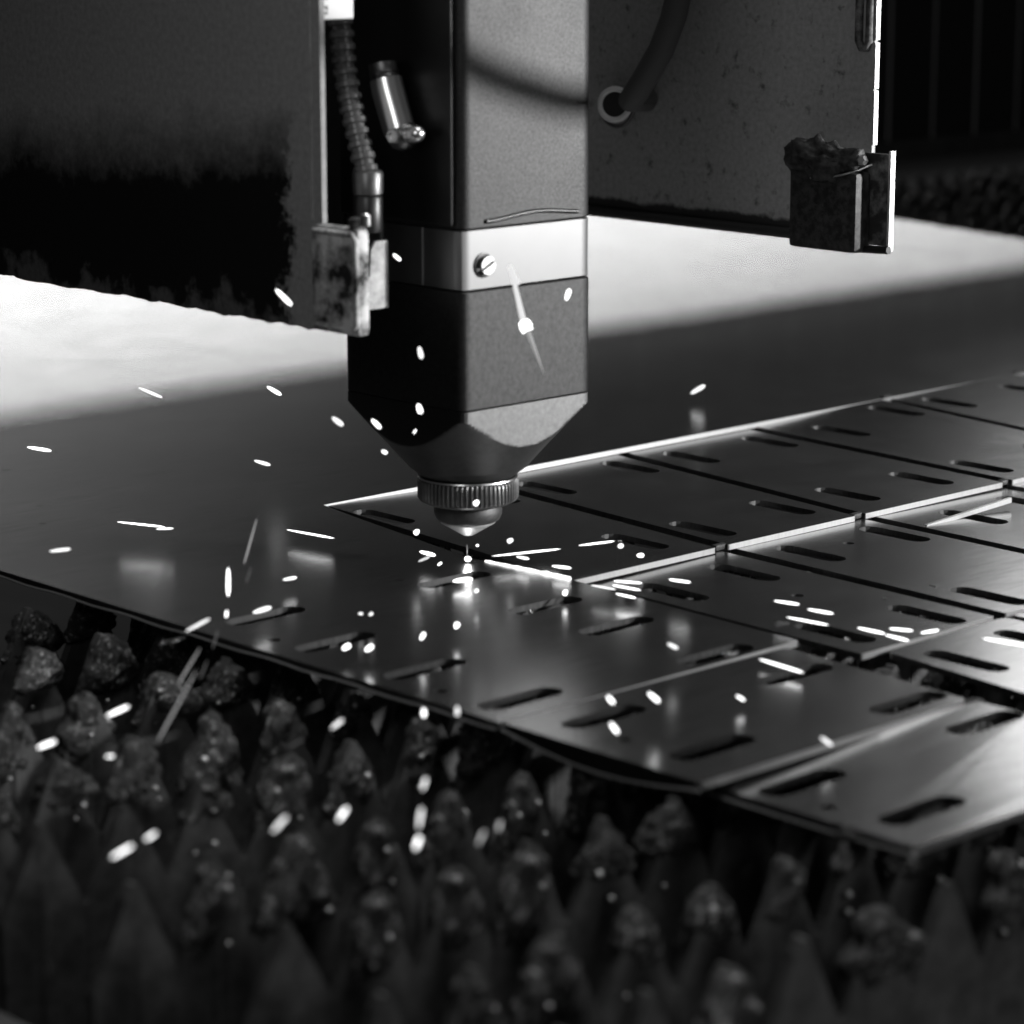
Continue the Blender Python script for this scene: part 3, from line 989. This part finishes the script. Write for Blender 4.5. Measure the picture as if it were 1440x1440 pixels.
# ================================================================== sparks: glowing droplets in flight
# (x1, y1, x2, y2, width in picture px; height over the sheet in mm, or distance in m if negative; brightness; label)
B, S, E, D = 'spark', 'spark_soft', 'ember', 'ember_dim'
SPARKS = [
    (390, 409, 410, 429, 10, -1.30, B, 'tilted spark in front of the lower right part of the sooty left plate'),
    (197, 546, 228, 559, 7, 60, B, 'tilted spark on the shadow line of the sheet, farthest left there'),
    (378, 545, 395, 555, 9, 50, B, 'short tilted spark just under the shadow line left of the head'),
    (470, 589, 482, 598, 12, -1.36, B, 'round spark against the sheet, touching the left outline of the head'),
    (525, 592, 535, 602, 10, -1.36, B, 'small tilted spark on the left slope of the conical nose'),
    (40, 629, 72, 634, 8, 55, B, 'flat spark alone near the left border on the open sheet'),
    (359, 648, 380, 654, 9, 50, B, 'short flat spark on the open sheet right above the long grey spark'),
    (166, 734, 232, 741, 5, 12.5, B, 'long thin flat spark on the left of the sheet with a blurred mirror image'),
    (221, 744, 244, 743, 6, 12, B, 'short flat spark lying on the right end of a long thin spark'),
    (404, 745, 470, 757, 5, 7, B, 'long thin spark left of the nozzle with a bright mirror image below'),
    (72, 775, 99, 772, 8, 40, B, 'flat spark near the left border just behind the sheet edge'),
    (400, 815, 417, 812, 9, 7, B, 'flat spark under the mirror image of a long thin spark'),
    (321, 801, 321, 838, 9, 35, B, 'upright bright spark over the front edge of the sheet'),
    (319, 860, 318, 868, 6, 30, B, 'tiny upright spark at the tip of a slot near the front edge'),
    (361, 730, 343, 794, 5, 45, E, 'long upright grey spark above the bright upright spark'),
    (353, 798, 346, 820, 4, 45, D, 'faint short grey spark beside the bright upright spark'),
    (358, 861, 381, 854, 12, 10, B, 'fat bright spark sitting on the leftmost front slot'),
    (263, 887, 295, 870, 7, 30, B, 'tilted spark crossing the front edge of the sheet at left'),
    (306, 887, 299, 912, 5, 26, D, 'faint grey spark right below the sheet edge at left'),
    (281, 912, 250, 963, 5, 26, E, 'grey slanting spark left of the longest grey spark'),
    (291, 930, 281, 955, 5, 24, D, 'faintest slanting spark right of the longest grey spark'),
    (276, 943, 221, 1044, 6, 26, E, 'longest grey spark slanting down over the slag humps'),
    (152, 1006, 181, 993, 10, 24, B, 'thick tilted spark over slag humps, left of the longest grey spark'),
    (55, 1051, 78, 1042, 11, 24, B, 'thick tilted spark nearest the left border over the slag'),
    (150, 1064, 160, 1063, 6, 18, B, 'small flat spark between the slag humps at left'),
    (152, 1049, 158, 1050, 5, 18, D, 'faint dot above a small flat spark between the slag humps'),
    (199, 1101, 212, 1107, 5, 16, D, 'faint short spark falling right over the slag humps'),
    (159, 1205, 186, 1189, 10, 24, B, 'thick tilted spark right above a clean pointed tooth'),
    (206, 1180, 219, 1171, 8, 24, B, 'short tilted spark up and right of a thick one over a clean tooth'),
    (385, 1168, 403, 1148, 12, 26, B, 'thick steep spark over the crusted teeth, left of the centre'),
    (477, 1152, 488, 1136, 11, 26, B, 'steep spark right of the thick steep one over the crusted teeth'),
    (468, 1023, 482, 1012, 11, 24, B, 'thick tilted spark just below the front edge of the sheet'),
    (404, 1052, 427, 1039, 6, 18, D, 'faint grey spark below the front edge of the sheet'),
    (595, 1108, 599, 1094, 12, 26, B, 'topmost of three upright sparks in one column under the sheet edge'),
    (589, 1162, 593, 1136, 12, 26, B, 'middle one of three upright sparks in one column under the sheet edge'),
    (585, 1191, 590, 1177, 13, 26, B, 'lowest of three upright sparks in one column under the sheet edge'),
    (673, 1186, 681, 1168, 8, 24, S, 'slim steep spark, left one of the pair right of the spark column'),
    (701, 1166, 704, 1155, 9, 24, S, 'small upright spark, right one of the pair right of the spark column'),
    (596, 999, 596, 1008, 12, 22, B, 'upright oval spark at the sheet edge, left one of two alike'),
    (643, 996, 643, 1006, 12, 22, B, 'upright oval spark at the sheet edge, right one of two alike'),
    (593, 897, 597, 890, 10, 11, B, 'oval spark on the sheet above the slot with a mirror streak'),
    (642, 880, 644, 876, 13, 9, B, 'round spark alone on open sheet below the cutting point'),
    (485, 911, 492, 907, 13, 9, B, 'round spark on the lit edge of the second front slot'),
    (517, 913, 524, 908, 13, 9, B, 'round spark just right of the one on the second front slot'),
    (506, 863, 510, 863, 7, 8, B, 'tiny spark, left one of a close pair on open sheet'),
    (521, 864, 524, 862, 8, 8, B, 'small spark, right one of a close pair on open sheet'),
    (590, 491, 593, 504, 12, -1.36, B, 'upright oval spark in front of the dark left flank of the lens block'),
    (589, 572, 592, 581, 13, -1.36, B, 'oval spark in front of the dark flank near the nose'),
    (582, 609, 585, 604, 4, -1.36, B, 'tiny spark in front of the dark nose'),
    (539, 635, 544, 637, 8, -1.38, B, 'small spark at the left outline of the dark nose'),
    (555, 359, 563, 366, 8, -1.38, B, 'spark in front of the left flank of the clamp band'),
    (797, 419, 801, 407, 11, -1.36, B, 'oval spark in front of the lens block at its right edge'),
    (974, 552, 991, 542, 10, 11, B, 'tilted spark alone behind the rear cut line with an upright mirror streak'),
    (670, 707, 672, 705, 13, -1.40, B, 'round spark in front of the knurled ring'),
    (586, 748, 588, 746, 13, 22, B, 'round spark left of the nozzle tip'),
    (718, 760, 720, 759, 13, 18, B, 'round spark right of the nozzle tip'),
    (671, 767, 673, 767, 6, 12, B, 'tiny round spark between nozzle tip and cutting point'),
    (617, 794, 621, 791, 6, 6, B, 'tiny tilted spark left of the cutting point'),
    (693, 782, 788, 772, 5, 6.5, B, 'longest thin spark running right from the cutting point'),
    (815, 767, 864, 761, 5, 12, B, 'thin flat spark right of the nozzle ending at a round one'),
    (872, 768, 875, 767, 13, 12, B, 'round spark at the right end of a thin flat spark'),
    (899, 781, 905, 781, 11, 11, B, 'flat oval spark right of the round one beyond the nozzle'),
    (728, 783, 744, 786, 8, 6, B, 'short thick spark beside the glowing seam'),
    (778, 796, 803, 799, 7, 5, B, 'thick flat spark at the bright end of the glowing seam'),
    (640, 817, 664, 814, 12, 4, B, 'fat flaring spark on the slot nearest the cutting point'),
    (670, 831, 672, 829, 11, 8, B, 'round spark just below the fat flaring one'),
    (795, 833, 796, 831, 12, 6, B, 'round spark at the tip of the slot below the glowing seam'),
    (832, 823, 866, 829, 5, 7, B, 'lower left spark of the tight bundle at the panel corner'),
    (862, 823, 901, 830, 5, 8, B, 'middle spark of the tight bundle at the panel corner'),
    (864, 817, 903, 820, 5, 9, B, 'upper spark of the tight bundle at the panel corner'),
    (867, 835, 894, 841, 5, 6, B, 'lowest spark of the tight bundle at the panel corner'),
    (942, 815, 971, 819, 6, 13, B, 'flat spark alone right of the tight bundle'),
    (1090, 845, 1124, 850, 6, 8, B, 'upper left spark of the loose cluster on the middle row panel'),
    (1137, 857, 1172, 863, 6, 8, B, 'second spark of the loose cluster, right of the upper left one'),
    (1107, 868, 1165, 879, 5, 4, B, 'long spark with bright mirror image at the tip of a slot'),
    (1207, 883, 1244, 891, 6, 5, B, 'spark left of the pair that lies over the thin cut line'),
    (1246, 893, 1278, 901, 6, 5, B, 'lowest spark of the loose cluster, above the thin cut line'),
    (1252, 884, 1284, 887, 6, 5, B, 'flat spark of the loose cluster straight above the lowest one'),
    (1296, 890, 1320, 886, 6, 5, B, 'rightmost spark of the loose cluster, tipped upwards'),
    (1384, 898, 1446, 908, 7, 8, B, 'longest bright spark at the right border'),
    (1068, 927, 1130, 946, 6, 4, B, 'long slanting spark across the slit and slot of the drooping panel'),
    (941, 906, 953, 912, 9, 14, B, 'short tilted spark behind the slots of the drooping panel'),
    (856, 981, 863, 989, 10, 16, B, 'steep short spark at the end of the front slot, upper one of two'),
    (914, 976, 927, 987, 10, 15, B, 'thick tilted spark alone in the middle of the drooping panel'),
    (860, 1019, 869, 1031, 10, 14, B, 'steep short spark above the small round hole of the drooping panel'),
    (1037, 979, 1047, 985, 6, 5.5, B, 'small tilted spark with a round mirror image on the drooping panel'),
    (1156, 1038, 1170, 1048, 9, 4.5, B, 'short thick spark over the bright step between the two front panels'),
    (592, 776, 612, 781, 9, 9, B, 'upper spark of the bursting pair left of the cutting point'),
    (590, 789, 604, 783, 7, 8, S, 'lower spark of the bursting pair left of the cutting point'),
]
def spark_mesh(a, b, r, mat):
    mb = MB()
    d = (b - a)
    L = d.length
    n = 12
    prof = []
    for i in range(15):                                        # a droplet drawn out towards its tail
        t = i / 14
        e = (1 - abs(2 * t - 1) ** 2.6) ** 0.5
        prof.append((max(r * e * (0.72 + 0.28 * t), r * .05), -r + t * (L + 2 * r)))
    q = d.normalized()
    mb.lathe([(x * 1000, h * 1000) for x, h in prof], mat, n, axis=q)
    return mb.mesh('spark', 70)
INV = Matrix.Rotation(-ROT, 3, 'Z')
for x1, y1, x2, y2, wpx, h, br, lab in SPARKS:
    if h < 0:
        a, b = at_dist(x1, y1, -h), at_dist(x2, y2, -h)
    else:
        a, b = at_height(x1, y1, h * .001), at_height(x2, y2, h * .001)
        mid = (a + b) / 2
        dd = (mid - CAM).dot(Vector((0, math.cos(PITCH), -math.sin(PITCH))))
        if abs(x2 - x1) < 3 * abs(y2 - y1):               # steep streaks fall at one distance
            a, b = at_dist(x1, y1, dd), at_dist(x2, y2, dd)
    dist = (a - CAM).length
    r = wpx / 2 / FPX * dist * (.52 if y1 > 985 and x1 < 720 else .64)
    ext = (b - a).normalized() * r * .4
    if br == B and random.random() < .3:
        br = 'spark_mid'                                       # not all burn equally hot
    o = link('spark', spark_mesh(INV @ (a + ext), INV @ (b - ext), r, M[br]), at=a)
    tag(o, lab, 'spark', 'sparks flying from the cut')

# bursting spark in front of the lens block: a core with two tapering tails
bp = at_dist(739, 458, 1.36)
bs_ = thing('spark', bp, 'bursting spark with two tapering tails in front of the lens block', 'spark', 'sparks flying from the cut')
mb = MB(); mb.lathe([(.2, -4), (1.5, -2.4), (3.0, -.4), (2.2, .9), (2.6, 1.8), (.3, 3.4)], M['spark'], 14, axis=(.3, .2, 1), rfun=lambda a, h, r, i: r * (1 + .42 * math.sin(i * 2.4 + h)))
part('core', mb, bs_, 60)
def tail(p, q, r0, r1, mat):
    mb = MB()
    a, b = INV @ (at_dist(*p, 1.36) - bp) * 1000, INV @ (at_dist(*q, 1.362) - bp) * 1000
    mb.tube([a + (b - a) * (k / 8) for k in range(9)], 1, mat, 8, rf=lambda k: r0 + (r1 - r0) * k / 8)
    return mb
part('tail', tail((736, 452), (719, 380), 1.5, .9, M['spark_soft']), bs_, 60)
part('tail', tail((728, 400), (717, 374), 1.6, 1.3, M['spark_soft']), bs_, 60)
part('tail', tail((742, 465), (765, 526), 1.3, .12, M['ember']), bs_, 60)
